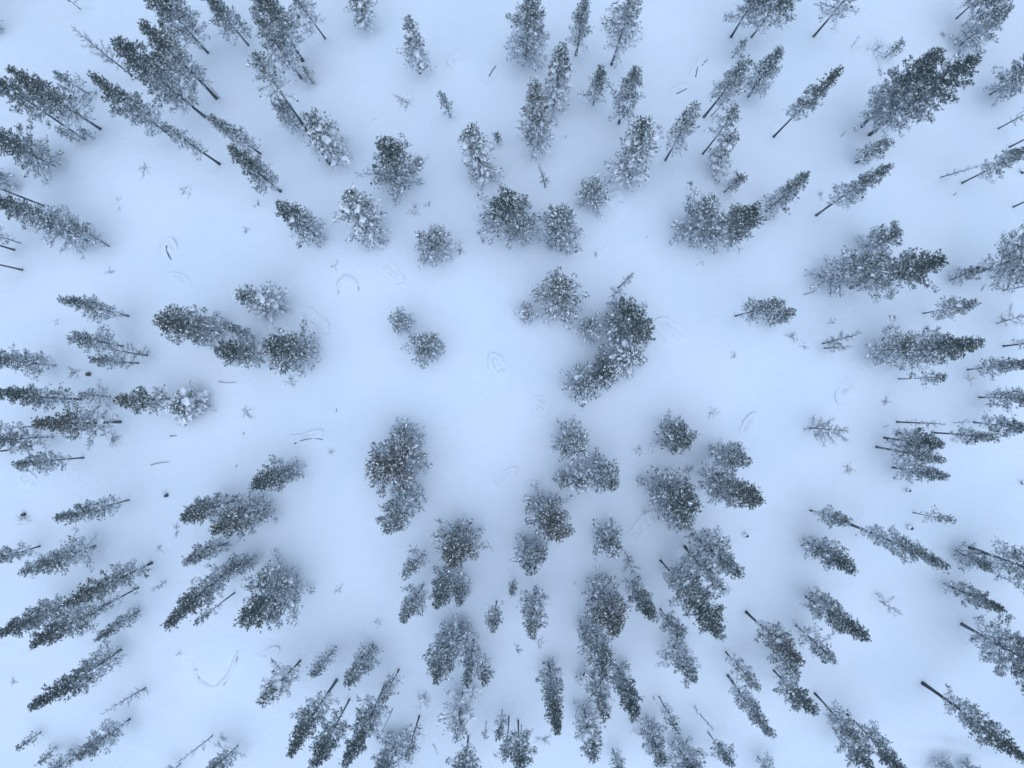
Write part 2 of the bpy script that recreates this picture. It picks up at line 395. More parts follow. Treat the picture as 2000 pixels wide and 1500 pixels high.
D 566 1132 456 1232 132 .04 | giant wide pine dotted with snow lumps, lower left of centre
B 324 1135 296 1156 22 .05 | small fan-shaped bare sapling left of the pointed dark pine
B 415 1437 330 1482 26 .15 | bare forked birch near the bottom edge, left of a frosted treetop
F 464 1457 402 1512 52 .2 | frosted treetop at the bottom edge beside the bare forked birch
D 352 1492 316 1522 30 .3 | stub of dark trunk at the bottom edge below the bare forked birch
F 826 1143 786 1216 50 .18 | speckled pine with short bare foot left of the brownish oval pine's lower end
D 876 1118 852 1188 52 .03 | dark lower crown below the brownish dense oval pine
F 906 1130 895 1184 34 .05 | small pale pine right of the dark lower crown, lower centre
Y 970 1175 962 1228 36 .28 | lone little pine with thin stem, lower centre
Y 1004 1134 999 1160 18 .1 | tiny feathery sapling, lower centre, above right of the lone little pine
F 884 1222 852 1346 86 .03 | large frosted pine with pointed lower end, bottom centre left
F 908 1222 902 1258 40 .03 | feathery small crown at the upper right of the large frosted pine
F 925 1250 912 1340 42 .12 | narrow frosted pine right of the large frosted pine, bottom centre
F 941 1284 948 1340 42 .2 | small frosted pine right of the narrow one, bottom centre
L 586 1291 507 1374 62 .28 | frosted pine with snow lump at its tip and bare foot, lower left centre
S 656 1264 604 1326 48 .16 | faint sparse frosted pine, lower left centre, between two denser ones
F 728 1261 677 1342 54 .06 | oval frosted pine right of the faint sparse one, lower left centre
D 657 1329 563 1476 66 .3 | dark pine with long bare trunk, left one of two near the bottom edge
D 682 1367 610 1500 64 .32 | dark pine with thinner bare trunk, right one of two near the bottom edge
S 779 1308 742 1372 40 .2 | pale tuft with bare trunk above the tall dark bottom-edge pine
D 752 1340 672 1502 68 .22 | tall dark dense pine with twin stems reaching the bottom edge, left of centre
B 767 1384 742 1440 5 .7 | thin bare pole right of the tall dark twin-stemmed pine
F 776 1445 738 1516 76 .03 | bushy frosted pine cut by the bottom edge, left of centre
S 819 1399 794 1482 42 .3 | sparse frosted pine with bare stem near the bottom edge, left of centre
L 905 1350 888 1462 84 .08 | ghostly white snow-covered old tree with bare branches, bottom centre
D 915 1438 902 1548 72 .32 | dark trunk with twiggy crown at the bottom edge below the ghostly white tree
S 950 1408 946 1440 8 .5 | short thin bare stem right beside the ghostly white tree
S 981 1386 974 1444 26 .2 | faint thin tree right of the ghostly white tree, left of twin bare poles
S 994 1399 990 1478 14 .5 | slim bare pole in front of the dense bottom-edge pine, left pole of two
D 1012 1407 1017 1514 62 .3 | dense bottom-edge pine with bare trunk, just left of bottom centre's sparse snow
B 1018 1417 1020 1470 6 .7 | slim bare pole in front of the dense bottom-edge pine, right pole of two
F 1047 1151 1038 1250 58 .14 | speckled pear-shaped pine with bare foot, lower centre
D 1072 1297 1090 1434 54 .03 | spindle-shaped pine with narrow pointed end, bottom centre right
D 1168 1148 1212 1254 88 .02 | broad brown-tinged pine, first of the chain running to the bottom edge
F 1155 1214 1184 1330 62 .03 | frosted oval pine, second of the chain running to the bottom edge
L 1156 1312 1186 1412 66 .04 | open snow-dotted pine, third of the chain running to the bottom edge
L 1140 1382 1160 1490 62 .03 | rounded snow-lumped pine, last of the chain at the bottom edge
D 1235 1136 1278 1214 56 .1 | small dark pine with bare foot right of the broad brown-tinged pine
D 1204 1298 1242 1402 54 .02 | smooth blue-green capsule-shaped pine right of the chain, bottom centre right
S 1133 1214 1143 1252 28 .08 | faint twiggy sapling at the left of the chain's second pine
F 1290 1190 1334 1250 48 .22 | small bluish pine with bare trunk, above a pale frosted one, lower right centre
F 1310 1254 1362 1336 72 .08 | pale frosted pine with side tufts, right of the chain
S 1418 1274 1482 1350 48 .16 | pale thin-branched tree, upper one of two in line, bottom right of centre
F 1422 1320 1508 1438 52 .24 | frosted pine with dark tip, lower one of two in line, bottom right of centre
D 1458 1196 1566 1300 62 .34 | brown-tinged pine with long bare trunk, lower right
F 1500 1260 1560 1318 50 .2 | frosted pine under the brown-tinged long-trunked pine, lower right
S 1287 1360 1326 1432 24 .2 | thin frosted sapling with straight stem, bottom right of centre
B 1357 1378 1354 1396 14 .1 | tiny bare forked sapling between two thin stems, bottom right of centre
B 1367 1395 1394 1426 10 .3 | short leaning bare stem beside a tiny forked sapling, bottom
F 1383 1430 1430 1496 42 .36 | small frosted pine with long thin stem at the bottom edge, right of centre
F 1263 1402 1298 1502 72 .12 | frosted pine with a short bare foot, left one of a bottom-edge pair right of centre
F 1320 1456 1374 1530 84 .03 | pale frosted pine, right one of a bottom-edge pair right of centre
F 1197 1464 1214 1520 36 .15 | small bluish pine cut by the bottom edge, right of the chain
F 1480 1478 1516 1525 44 .25 | frosted treetop barely inside the bottom edge, right of centre
D 1575 1166 1696 1250 70 .12 | dark jagged-tipped pine with bare foot, lower right
S 1580 1155 1640 1185 40 .12 | pale feathery tree at the foot of the dark jagged-tipped pine
S 1555 1222 1636 1296 64 .12 | sparse twiggy frosted pine below the dark jagged-tipped one
D 1512 1310 1592 1396 62 .22 | dark frosted pine with ragged side, below the brown-tinged long-trunked pine
F 1592 1355 1682 1452 50 .34 | frosted pine on a long bare stem near the bottom edge, right
D 1627 1422 1706 1506 56 .14 | frosted dark pine at the bottom edge, left one of two joined, right
D 1655 1395 1766 1510 66 .28 | dark green pine at the bottom edge, right one of two joined, right
B 1718 1174 1758 1198 34 .05 | delicate bare shrub tree in open snow, lower right
B 1710 1159 1692 1146 20 .05 | faint bare twig shrub just above the delicate bare one, lower right
D 1845 1140 1962 1194 50 .1 | narrow dark pine above the thick-trunked giant, lower right edge
D 1880 1220 2090 1335 130 .24 | thick-trunked giant pine with open crown cut by the right edge, lower right
D 1803 1335 2012 1484 72 .28 | long dark pine with thick bare trunk in the lower right corner
F 1832 1488 1858 1520 50 .05 | frosted treetop at the bottom edge in the lower right corner, left one of two
F 1880 1488 1912 1520 44 .05 | frosted treetop at the bottom edge in the lower right corner, right one of two
B 1958 1128 2010 1150 44 .05 | bare tangled birch at the right edge between two thick-trunked pines
"""
# low things: kind, x, y, length px, angle in degrees, size px | label
LOW = """
dlog 337 494 30 -70 11 | snow-capped fallen log with a dark side, alone in open snow at left
log 352 546 20 -30 8 | small snow ridge below the snow-capped dark-sided log at left
log 614 628 46 -38 9 | slim snow-covered log pointing at the broad greyish crown, left of the clearing
log 764 533 32 -40 9 | faint snow-covered log above the clearing, left of the round frosted crown
log 974 716 38 -58 10 | snow-covered log lying in the middle of the clearing
log 980 934 34 35 7 | thin pale log in the snow below the clearing
log 1258 1032 54 42 10 | branching snow-covered log left of the broad dark speckled crown
dlog 604 860 56 8 7 | dark fallen trunk with frosted grass left of the big olive-brown crown
log 1463 834 26 60 12 | snow hummock with shaded left side, right of the round dark-centred crown
log 1056 792 18 60 12 | small snow hummock below the clump right of the clearing
dlog 1329 178 24 28 7 | dark log end sticking out of snow, lowest of three, upper right of centre
dlog 1357 143 22 78 7 | crooked dark log in the middle of three, upper right of centre
dlog 1374 124 18 48 6 | dark log end, uppermost of three, upper right of centre
log 896 123 18 38 10 | small snow lump right of the lone snow-laden pine
dlog 960 140 26 58 8 | dark-ended stub in the snow left of the big pale top-edge pine
log 1203 396 26 -45 11 | low snow hummock right of the low bushy frosted pine, upper centre
log 1310 650 40 -40 13 | soft snow hummock right of the clump beside the clearing
log 60 940 34 -38 9 | snow-covered broken branch below the compact frosted pine, left edge
log 525 1280 22 30 9 | small snowy branch lump above the snow-lump-tipped pine, lower left centre
log 280 1362 18 55 8 | snowy broken branch beside the fallen-looking birch, lower left
log 1655 765 26 30 12 | twiggy snow hummock right of the clearing, mid height
arc 424 1310 0 0 9 | long curved snow ridge with dark knots, alone in open snow at lower left
arc 680 560 1 0 9 | broken ring of snow with small dark spots, left of the clearing
stump 176 731 0 0 8 | dark round stump with a snow cap, left
stump 50 1004 0 0 7 | small dark stump with a snow cap, lower left
stump 1771 957 0 0 6 | small stump below three stacked pines, right
stump 1775 1030 0 0 8 | snow-capped stump beside the very long slender pine, lower right
stump 1995 337 0 0 7 | dark stump at the right edge, upper right
stump 1996 943 0 0 6 | dark stump end at the right edge, below mid height
stump 1456 1045 0 0 7 | snow-capped stump right of the dense parallel-stemmed pine
stump 327 967 0 0 7 | snow lump stump left of the merged olive pair
stick 340 851 14 5 4 | short dark post below the snow-heaped round pine, left
stick 314 905 38 10 3 | thin straight stick leaning from the snow, left
stick 1580 572 26 18 2.5 | slim stick lying above the frosted tufts on thin stems, right
stick 1645 263 14 50 2.5 | short stick in the snow right of the slender dark pine, upper right
stick 1918 562 14 60 2.5 | bent broken stick left of a short trunk piece, right edge
stick 1105 268 6 80 2.5 | tiny stick right of the leaning frosted pair, upper centre
stick 850 1462 22 -65 2 | thin curved stick near the bottom edge, left of the ghostly tree
stick 1276 1362 8 -60 3 | tiny post left of the thin frosted sapling, bottom
stick 1863 380 8 40 3 | dark twig end in open snow below the crooked sapling, upper right
stick 477 846 5 60 3 | tiny dark twig end in open snow, left
stick 463 909 6 55 3 | tiny twig end above the oval dark pine, lower left
stick 658 801 6 70 3 | tiny twig end in the middle of the clearing's left side
stick 1728 832 12 15 2 | small bent twig left of the thick bare snag, right
stick 1263 463 4 20 2.5 | dark speck twig below the upper centre crowns, right
stick 446 746 36 -2 2.5 | thin horizontal stick below the dark rounded pine, left of centre
shrub 283 330 0 0 30 | faint twigs breaking the snow below the pale sparse pine, upper left
shrub 365 372 0 0 26 | faint twigs in open snow left of the dark compact pine, upper left
shrub 232 388 0 0 14 | small dark twig tuft in open snow, upper left
shrub 233 409 0 0 10 | smaller twig tuft just below another, upper left
shrub 167 492 0 0 28 | bare low shrub below the rounded snow-speckled pine, left
shrub 217 535 0 0 22 | thin twig shrub in open snow at left, above the long pointed pine
shrub 148 724 0 0 34 | bare branching shrub left of a dark round stump
shrub 486 450 0 0 22 | delicate twig shrub left of the small compact dark pine
shrub 503 402 0 0 16 | dark twig tuft left of the small compact dark pine's top
shrub 112 628 0 0 14 | tiny bent sapling twig in open snow, left
shrub 810 412 0 0 26 | snowy twig shrub below the star-shaped pine
shrub 836 403 0 0 18 | snow lump with twigs right of the snowy twig shrub, upper centre
shrub 902 490 0 0 22 | thin radiating twigs right of the round frosted crown
shrub 947 468 0 0 18 | twiggy tuft left below the dark-centred round crown
shrub 655 520 0 0 18 | faint twig tuft above the snow ring, left of the clearing
shrub 565 744 0 0 30 | snowy twig tuft below the broad greyish crown
shrub 790 197 0 0 40 | faint line of twigs in open snow, upper centre left
shrub 730 235 0 0 8 | tiny dark twig cross in open snow above the star-shaped pine
shrub 1064 352 0 0 22 | low bare twigs beside the bare forked sapling, upper centre
shrub 1205 572 0 0 30 | hazy low bush above the double dark crown
shrub 1165 497 0 0 14 | tiny twig tuft below the upper centre round crowns
shrub 1368 512 0 0 14 | tiny dark twig tuft below the big round pair
shrub 1432 692 0 0 20 | hazy little twig tuft right of the clump beside the clearing
shrub 1288 256 0 0 22 | thin twigs between the broad snow-laden and sparse frosted pines
shrub 1440 345 0 0 22 | twig tuft above the big round pair, right
shrub 1705 100 0 0 50 | bent snowy branches left of a small frosted pine, upper right
shrub 1716 140 0 0 20 | faint twigs above the giant pair, upper right
shrub 1840 72 0 0 20 | thin twigs left of the pale frosted pine near the upper right corner
shrub 1605 382 0 0 22 | ring of twigs and snow beside the slim frosted pine's foot, right
shrub 1550 656 0 0 30 | snowy fallen twig bush right of the frosted tufts on stems
shrub 1568 676 0 0 20 | small arched twig in snow below the snowy fallen twig bush
shrub 1890 742 0 0 24 | faint bare twigs below the slender right-edge pine
shrub 1725 778 0 0 26 | thin twig shrub above the thick bare snag, right
shrub 1655 912 0 0 26 | twiggy snow lump left of the three stacked pines, right
shrub 1392 805 0 0 24 | hazy twigs above a dark jagged pine's group, right of the clearing
shrub 1345 918 0 0 26 | bare little shrub above the broad dark speckled crown
shrub 1248 882 0 0 24 | snowy twig tuft right of the pale frosted crown below the clearing
shrub 1262 1000 0 0 24 | twigs at the upper end of the branching snow-covered log
shrub 480 806 0 0 26 | faint twigs right of the snow-heaped round pine
shrub 222 858 0 0 44 | bare spreading bush below the brownish dark pine's foot, left
shrub 50 1018 0 0 36 | bare low bush below a small snow-capped stump, lower left
shrub 345 1036 0 0 26 | faint bare bush left of the merged olive pair
shrub 315 1070 0 0 16 | tiny dark sapling twig above the pointed dark pine, lower left
shrub 645 887 0 0 22 | small twig bush right below the dark fallen trunk
shrub 860 1020 0 0 20 | thin twigs above a thin bare pole, lower centre
shrub 955 1066 0 0 20 | snowy twig tuft right of the brownish oval pine
shrub 662 1150 0 0 20 | snow-topped twig tuft right of the giant wide pine
shrub 737 1215 0 0 22 | arched twig tuft left of the speckled short-footed pine, lower centre
shrub 825 1366 0 0 34 | snow-draped twigs below the large frosted pine, bottom centre left
shrub 1050 1256 0 0 28 | low greyish twigs at the tip of the pear-shaped pine
shrub 1010 1266 0 0 20 | small twigs left of the pear-shaped pine's tip
shrub 1060 1440 0 0 32 | fuzzy twig bush right of the dense bottom-edge pine
shrub 1120 1138 0 0 9 | two tiny twig ends in open snow above the broad brown-tinged pine
shrub 1420 1150 0 0 26 | loose twigs below the tip of the dense parallel-stemmed pine
shrub 28 1328 0 0 20 | small dark twig sapling near the left edge, lower left
shrub 352 1278 0 0 16 | thin twig in open snow above the curved snow ridge, lower left
shrub 435 1440 0 0 24 | fuzzy twigs right of the bare forked birch, bottom left
"""

def parse(txt):
    out = []
    for ln in txt.strip().splitlines():
        a, lab = ln.split('|'); a = a.split()
        out.append((a[0], [float(v) for v in a[1:]], lab.strip()))
    return out
TREES = parse(TREES); LOW = parse(LOW)

SPEC = []      # every tree: style, foot, height, lean of the top, crown radius, bare share, label
for st, (bx, by, tx, ty, w, cb), lab in TREES:
    g = px_ground(bx, by); hb = H - g[2]
    b = np.array([bx - 1000, by - 750]); t = np.array([tx - 1000, ty - 750])
    dl = np.hypot(*(t - b))
    if st not in 'BY' and dl > 1: t = t - (t - b) / dl * min(.22 * w, .35 * dl) * np.interp(dl / w, [1, 2.2], [1, .25])   # the seen end is the crown's rim, not its tip
    k = max(float(t @ b) / float(b @ b), 1.03)
    h = hb * (1 - 1 / k)
    lo = {'Y': 1.2, 'B': 1.6}.get(st, 3.0)
    if np.hypot(*b) < 420: lo = max(lo, w / FPX * hb * 1.0)      # near the middle only the width tells the size
    h = min(max(h, lo), 17.0 if np.hypot(*b) > 420 else 10.5)
    top = px_at_height(t[0] + 1000, t[1] + 750, g[2] + h); lean = top - g[:2]
    q = np.hypot(*lean); m = .13 * h
    if q > m: lean = lean * m / q
    R = np.interp(np.hypot(*b), [350, 620], [1.16, 1.0]) * w / 2 * (hb - .5 * h) / FPX
    SPEC.append((st, g, h, lean, R, cb, lab))
    wr = .28 + .25 * min(R, 2)
    BUMPS.append((g[0], g[1], wr, wr, 0, -.10 - .012 * h)); BUMPS.append((g[0], g[1], wr * 2.4, wr * 2.4, 0, .10))
for kd, (x, y, ln, an, sz), lab in LOW:
    g = px_ground(x, y); s = H / FPX
    if kd in ('log', 'dlog'): BUMPS.append((g[0], g[1], ln * s * .42 + .3, sz * s * .8 + .2, radians(an), .22))
    else: BUMPS.append((g[0], g[1], .5, .5, 0, .08))
for x, y, ln, an, hh in ((1850, 1448, 90, -6, .3), (1885, 1462, 95, -9, .32), (1925, 1476, 80, -12, .3), (1700, 1330, 60, 50, .2),
                         (1790, 1360, 60, 20, .12), (1150, 480, 120, 10, .15), (1330, 720, 90, -40, .2), (560, 560, 90, 20, .15), (1560, 760, 120, 70, .15),
                         (900, 830, 160, 5, .15), (700, 760, 120, -20, .15), (660, 1060, 130, 40, .15), (1000, 200, 90, 60, .15), (420, 480, 120, 30, .18)):
    g = px_ground(x, y); BUMPS.append((g[0], g[1], ln * H / FPX * .5, .35 if hh > .14 and x > 1840 else 1.6, radians(an), hh))

# ---------------------------------------------------------------- ground
def build_ground():
    xs = np.concatenate([-np.geomspace(180, 58, 14), np.linspace(-56, 56, 374), np.geomspace(58, 180, 14)])
    ys = np.concatenate([-np.geomspace(180, 46, 14), np.linspace(-44, 44, 294), np.geomspace(46, 180, 14)])
    X, Y = np.meshgrid(xs, ys); Z = terrain0(X, Y)
    for (x, y, sx, sy, an, hh) in BUMPS:
        rr = 3.2 * max(sx, sy)
        i0, i1 = np.searchsorted(xs, [x - rr, x + rr]); j0, j1 = np.searchsorted(ys, [y - rr, y + rr])
        if i1 <= i0 or j1 <= j0: continue
        dx = X[j0:j1, i0:i1] - x; dy = Y[j0:j1, i0:i1] - y
        u = dx * math.cos(an) + dy * math.sin(an); v = -dx * math.sin(an) + dy * math.cos(an)
        Z[j0:j1, i0:i1] += hh * np.exp(-.5 * ((u / sx) ** 2 + (v / sy) ** 2))
    nx, ny = len(xs), len(ys)
    i = np.arange(ny - 1)[:, None] * nx + np.arange(nx - 1)[None]
    F = np.stack([i, i + 1, i + nx + 1, i + nx], -1).reshape(-1, 4)
    me = mesh_from('snow_ground', np.stack([X, Y, Z], -1).reshape(-1, 3), F, M_GROUND, smooth=True)
    o = link('snow_ground', me); o['kind'] = 'structure'; o['label'] = 'deep smooth snow covering the whole forest floor'
build_ground()

# ---------------------------------------------------------------- snow lumps shared by laden trees, logs and stumps
def lump_mesh(seed):
    r = np.random.default_rng(seed); n, k = 6, 10; V = []
    ph = r.uniform(0, 6.3, 6)
    for i in range(n):
        a = pi * .5 * (1 - i / (n - 1)) * 1.25 - .3
        for j in range(k):
            th = 2 * pi * j / k
            q = 1 + .20 * math.sin(2 * th + ph[0]) + .14 * math.sin(3 * th + ph[1] + a) + .10 * math.sin(5 * th + ph[2] + 2 * a)
            V.append((math.cos(a) * math.cos(th) * q, math.cos(a) * math.sin(th) * q, math.sin(a) * (1 + .15 * math.sin(th + ph[3]))))
    F = []
    for i in range(n - 1):
        for j in range(k):
            a, b = i * k + j, i * k + (j + 1) % k
            F += [(a, a + k, b), (b, a + k, b + k)]
    return mesh_from('snow_clump', V, np.array(F), M_SNOW, smooth=True)
LUMPS = [lump_mesh(s) for s in range(6)]
def drift_mesh(seed):
    """a low drift that runs out smoothly into the ground"""
    r = np.random.default_rng(seed); n, k = 9, 16; ph = r.uniform(0, 6.3, 4); V = [(0, 0, 1)]; F = []
    for i in range(1, n):
        q = i / (n - 1) * 1.9
        for j in range(k):
            th = 2 * pi * j / k; m = 1 + .16 * math.sin(2 * th + ph[0]) + .12 * math.sin(3 * th + ph[1])
            V.append((q * m * math.cos(th), q * m * math.sin(th), math.exp(-1.7 * q * q) * (1 + .12 * math.sin(th + ph[2])) - .10 * (i / n) ** 2))
    for j in range(k): F.append((0, 1 + j, 1 + (j + 1) % k))
    for i in range(n - 2):
        for j in range(k):
            a, b = 1 + i * k + j, 1 + i * k + (j + 1) % k
            F += [(a, a + k, b), (b, a + k, b + k)]
    return mesh_from('snow_drift', V, np.array(F), M_GROUND, smooth=True)
DRIFTS = [drift_mesh(s) for s in range(40, 45)]

# ---------------------------------------------------------------- trees
STY = {  # limbs per metre, shoots per limb metre, snow share, frost low/high, snow size, twigs per metre
    'D': dict(lim=9.5, sh=29, sn=.38, f0=.13, f1=.74, ss=.85, pad=.36, tw=46),
    'F': dict(lim=9.5, sh=27, sn=.52, f0=.36, f1=.85, ss=.9, pad=.55, tw=54),
    'L': dict(lim=9.5, sh=21, sn=.55, f0=.28, f1=.78, ss=1.05, pad=.85, tw=44),
    'S': dict(lim=8, sh=10, sn=.60, f0=.3, f1=.8, ss=.8, pad=.35, tw=64),
    'Y': dict(lim=12, sh=14, sn=.55, f0=.25, f1=.7, ss=.7, pad=.3, tw=34),
    'B': dict(lim=6.5, sh=0, sn=0, f0=.2, f1=.6, ss=.6, tw=110),
}
def build_tree(idx, st, g, h, lean, R, cb, label):
    r = np.random.default_rng(1000 + idx); S = dict(STY[st])
    if 'ghost' in label.split(',')[0] and st == 'L': S.update(f0=.65, f1=.9, sn=.7, pad=1.0, sh=12)
    if 'heap' in label.split(',')[0]: S.update(f0=.05, f1=.35, pad=.9)
    lean3 = np.array([lean[0], lean[1], 0.])
    wob = r.uniform(0, 6.3, 2); wa = .010 * h
    def axis(t):
        t = np.asarray(t, float)
        return np.stack([lean[0] * t + wa * np.sin(3.1 * t + wob[0]) * t, lean[1] * t + wa * np.sin(2.6 * t + wob[1]) * t, h * t], -1)
    root = bpy.data.objects.new({'B': 'bare_tree', 'Y': 'young_pine'}.get(st, 'pine_tree'), None); col.objects.link(root)
    root.location = (g[0], g[1], g[2]); root.empty_display_size = .5
    tag(root, label, {'B': 'bare tree'}.get(st, 'pine tree'), 'bare trees standing in the snow' if st == 'B' else 'pines standing in the snow')
    pole = st == 'B' and R < .3
    head = re.split(r',| left of| right of| above| below| beside| between| under| touching| in line| at the foot| around| behind| parallel to| on its', label)[0]
    # trunk
    r0 = (.0072 * h + .02) * r.uniform(.9, 1.15)
    if st == 'B': r0 *= .8
    if 'thick' in head: r0 *= 1.2
    if 'thin' in head or 'slim' in head or 'slender' in head: r0 *= .75
    tt = np.linspace(-.03, 1, 9); P = axis(tt); rad = r0 * np.interp(tt, [-.03, .05, .3, 1], [1.35, 1.05, .85, .10 if not pole else .4])
    G = Geo(); tube(G, P, rad, 7, np.clip(r.uniform(-.15, .25, 9), 0, 1))
    link('trunk', G.mesh('trunk', M_BARK, True), root)
    if pole and cb > .5:
        return
    # limbs
    n = int(max(6, S['lim'] * h * (1 - cb) * (.8 + .35 * min(R, 2.2) / 1.6) * .78))
    if st != 'B': n = max(n, int(27 * R))
    t = cb + (1 - cb) * (np.arange(n) + r.uniform(0, 1, n)) / n * .985
    u = (t - cb) / (1 - cb)
    slim = R / (h * (1 - cb))
    blunt = any(k in head for k in ('round', 'oval', 'blunt', 'capsule', 'bushy', 'egg', 'crown'))
    prof = np.minimum(1, .66 + 1.3 * u) * np.power(np.clip(1 - u, .0, 1), .55 if blunt else .72 if slim > .16 else .86) + .04
    az = np.arange(n) * 2.399 + r.uniform(-.5, .5, n)
    ga = r.uniform(0, 6.3, 3)
    near = float(np.interp(math.hypot(g[0], g[1]), [15, 28], [.5, 1])) * (.6 if 'round' in label else 1); lobe = 1 + near * .20 * np.sin(2 * az + ga[0] + 3 * u) + near * .22 * np.sin(3 * az + ga[1] - 7 * u)
    L = R * prof * lobe * r.uniform(.55, 1.12, n) * np.where(r.uniform(size=n) < .12, 1.28, 1)
    if st == 'B': L *= r.uniform(.6, 1.7, n)
    L = np.maximum(L, .14)
    el = np.radians(np.interp(u, [0, .35, .75, 1], [-6, 10, 32, 62]) + r.normal(0, 8, n))
    if st == 'L': el -= radians(8)
    if st == 'B': el = np.radians(np.interp(u, [0, 1], [28, 62]) + r.normal(0, 10, n))
    base = axis(t)
    lo = Geo(); ne = Geo(); sn = Geo()
    shP = []; shD = []; shF = []; shS = []; pdP = []; pdD = []; pdW = []; twP = []; twT = []; twF = []
    tips = []
    for i in range(n):
        ho = np.array([math.cos(az[i]), math.sin(az[i]), 0]); la = np.array([-ho[1], ho[0], 0]); up = np.array([0, 0, 1.])
        d0 = ho * math.cos(el[i]) + up * math.sin(el[i]); cu = .20 if st != 'L' else .05
        def path(s):
            s = np.asarray(s)[..., None]
            return base[i] + L[i] * (d0 * s + up * (cu * s * s))
        lr = .006 + .011 * L[i] * (1 if st != 'B' else .7)
        tube(lo, path(np.array([0, .5, 1.])), [lr, lr * .7, lr * .25], 3, float(np.clip(r.uniform(.05, .5), 0, 1)), cap=False)
        fr_lvl = S['f0'] + (S['f1'] - S['f0']) * np.clip(1.1 - u[i] * 1.5, 0, 1)
        if S['sh'] > 0:
            nc = max(2, int(round(3.2 * L[i] + 2)))
            s = 1 - np.power(r.uniform(0, 1, nc), 1.25) * (.72 if u[i] < .55 else .9)
            s[0] = 1.0
            wd = .38 * np.sin(pi * np.clip(s * .78 + .16, 0, 1)) * (1 - .45 * s)
            off = r.uniform(-1, 1, nc) * wd * L[i]; off[0] *= .2
            C = path(s) + off[:, None] * la + r.normal(0, .05, (nc, 1)) * up
            D = unit(ho * .75 + la * (off / (L[i] + .01) * 1.6)[:, None] + up * (.55 + .5 * u[i]) + r.normal(0, .18, (nc, 3)))
            per = max(3, int(round(S['sh'] * (L[i] + .35) / nc)))
            per = min(per, 10); per = max(1, int(round(per * np.interp(u[i], [0, .15, .55, 1], [.28, .42, 1, 1.05]))))
            pm = r.uniform(size=nc) < S['pad'] * np.interp(u[i], [0, .6, 1], [1.15, 1, .5])
            if pm.any():
                q = pm.sum(); pdP.append(C[pm] + up * r.uniform(.06, .16, (q, 1)) + ho * .04)
                pdD.append(unit(ho + la * (off[pm] / (L[i] + .01) * 1.6)[:, None] + up * r.uniform(.0, .5, (q, 1)) + r.normal(0, .2, (q, 3)))); pdW.append(np.full(q, min(1, .45 + .4 * L[i])))
            Pp = np.repeat(C, per, 0) + r.normal(0, 1, (nc * per, 3)) * np.array([.125, .125, .08])
            shP.append(Pp); shD.append(unit(np.repeat(D, per, 0) + r.normal(0, .38, (nc * per, 3))))
            cs = np.repeat(np.clip(r.normal(1, .55, nc), .1, 2), per); shS.append(cs)
            shF.append(np.clip(fr_lvl * cs + r.normal(0, .08, nc * per), 0, .95))
            tips.append(path(.85))
        # fine frosted twigs, mostly low in the crown
        q = S['tw'] * L[i] * (1.0 if st in 'BS' else max(.10, 1.15 - 1.6 * u[i]))
        nt = int(q * .32) + 1
        s = r.uniform(.15, 1, nt); p0 = path(s)
        sg = np.where(r.uniform(size=nt) < .5, -1, 1)
        dd = unit(ho * r.uniform(.4, 1, (nt, 1)) + la * (sg * r.uniform(.3, 1, nt))[:, None] + up * r.uniform(-.25, .45 if st != 'B' else .9, (nt, 1)))
        ln = (.18 + .38 * L[i]) * (1.1 - .6 * s) * r.uniform(.5, 1.1, nt)
        twP.append(p0); twT.append(p0 + dd * ln[:, None]); twF.append(np.clip(r.normal(.58 if st != 'B' else .34, .24, nt), 0, .95))
    twP = np.concatenate(twP); twT = np.concatenate(twT); twF = np.concatenate(twF)
    blades(lo, twP, twT, np.full(len(twP), .016 if st != 'B' else .012), twF, np.full(len(twP), .5))
    limbs_me = lo.mesh('limbs', M_TWIG)
    if S['sh'] == 0:
        lb = link('crown', limbs_me, root); lb['kind'] = 'stuff'
        if r.uniform() < .6 and R > .5:                      # a little snow caught in the forks
            for q in range(2):
                p = axis(r.uniform(.3, .8)); sc = r.uniform(.06, .12)
                link('snow_clump', LUMPS[r.integers(6)], root, p, (0, 0, r.uniform(0, 6)), (sc * 1.4, sc, sc * .7))
        return
    # leader shoots at the very top
    k = 7; shP.append(axis(np.full(k, .975)) + r.normal(0, .06, (k, 3))); shD.append(unit(np.array([0, 0, 1.]) + r.normal(0, .3, (k, 3)))); shF.append(np.full(k, S['f0'])); shS.append(np.full(k, .4))
    P = np.concatenate(shP); D = np.concatenate(shD); Fz = np.concatenate(shF); N = len(P)
    ti = np.clip(r.normal(.88 if 'brown' in head else .72 if 'olive' in head else .18 if 'blu' in head else r.uniform(.3, .62), .17, N), 0, 1)
    tuft = (.205 if h > 5 else .165) * r.uniform(.75, 1.25, N)
    for q in range(3):
        T = P + unit(D + r.normal(0, .42, (N, 3))) * tuft[:, None]
        blades(ne, P + r.normal(0, .02, (N, 3)), T, tuft * .23, np.clip(Fz + r.normal(0, .08, N), 0, 1), ti)
    # snow lying on the shoots: low pyramids drawn out along the shoot
    m = r.uniform(size=N) < S['sn'] * (.75 + .5 * (1 - P[:, 2] / h)) * np.concatenate(shS)
    p, d, l = P[m], D[m], tuft[m]
    e = unit(d * np.array([1, 1, .55])); sd_ = unit(np.cross(e, np.array([0, 0, 1.]) + r.normal(0, .05, (len(e), 3))))
    ce = p + d * (l * .55)[:, None]; a = (l * r.uniform(.30, .62, len(l)) * S['ss'])[:, None]; bw = (l * r.uniform(.14, .30, len(l)) * S['ss'])[:, None]
    nrm = np.cross(sd_, e); nrm *= np.sign(nrm[:, 2:3] + 1e-6)
    V = np.stack([ce + e * a, ce + sd_ * bw, ce - e * a, ce - sd_ * bw, ce + nrm * bw * .9 + e * a * .1], 1).reshape(-1, 3)
    b5 = (np.arange(len(p)) * 5)[:, None]
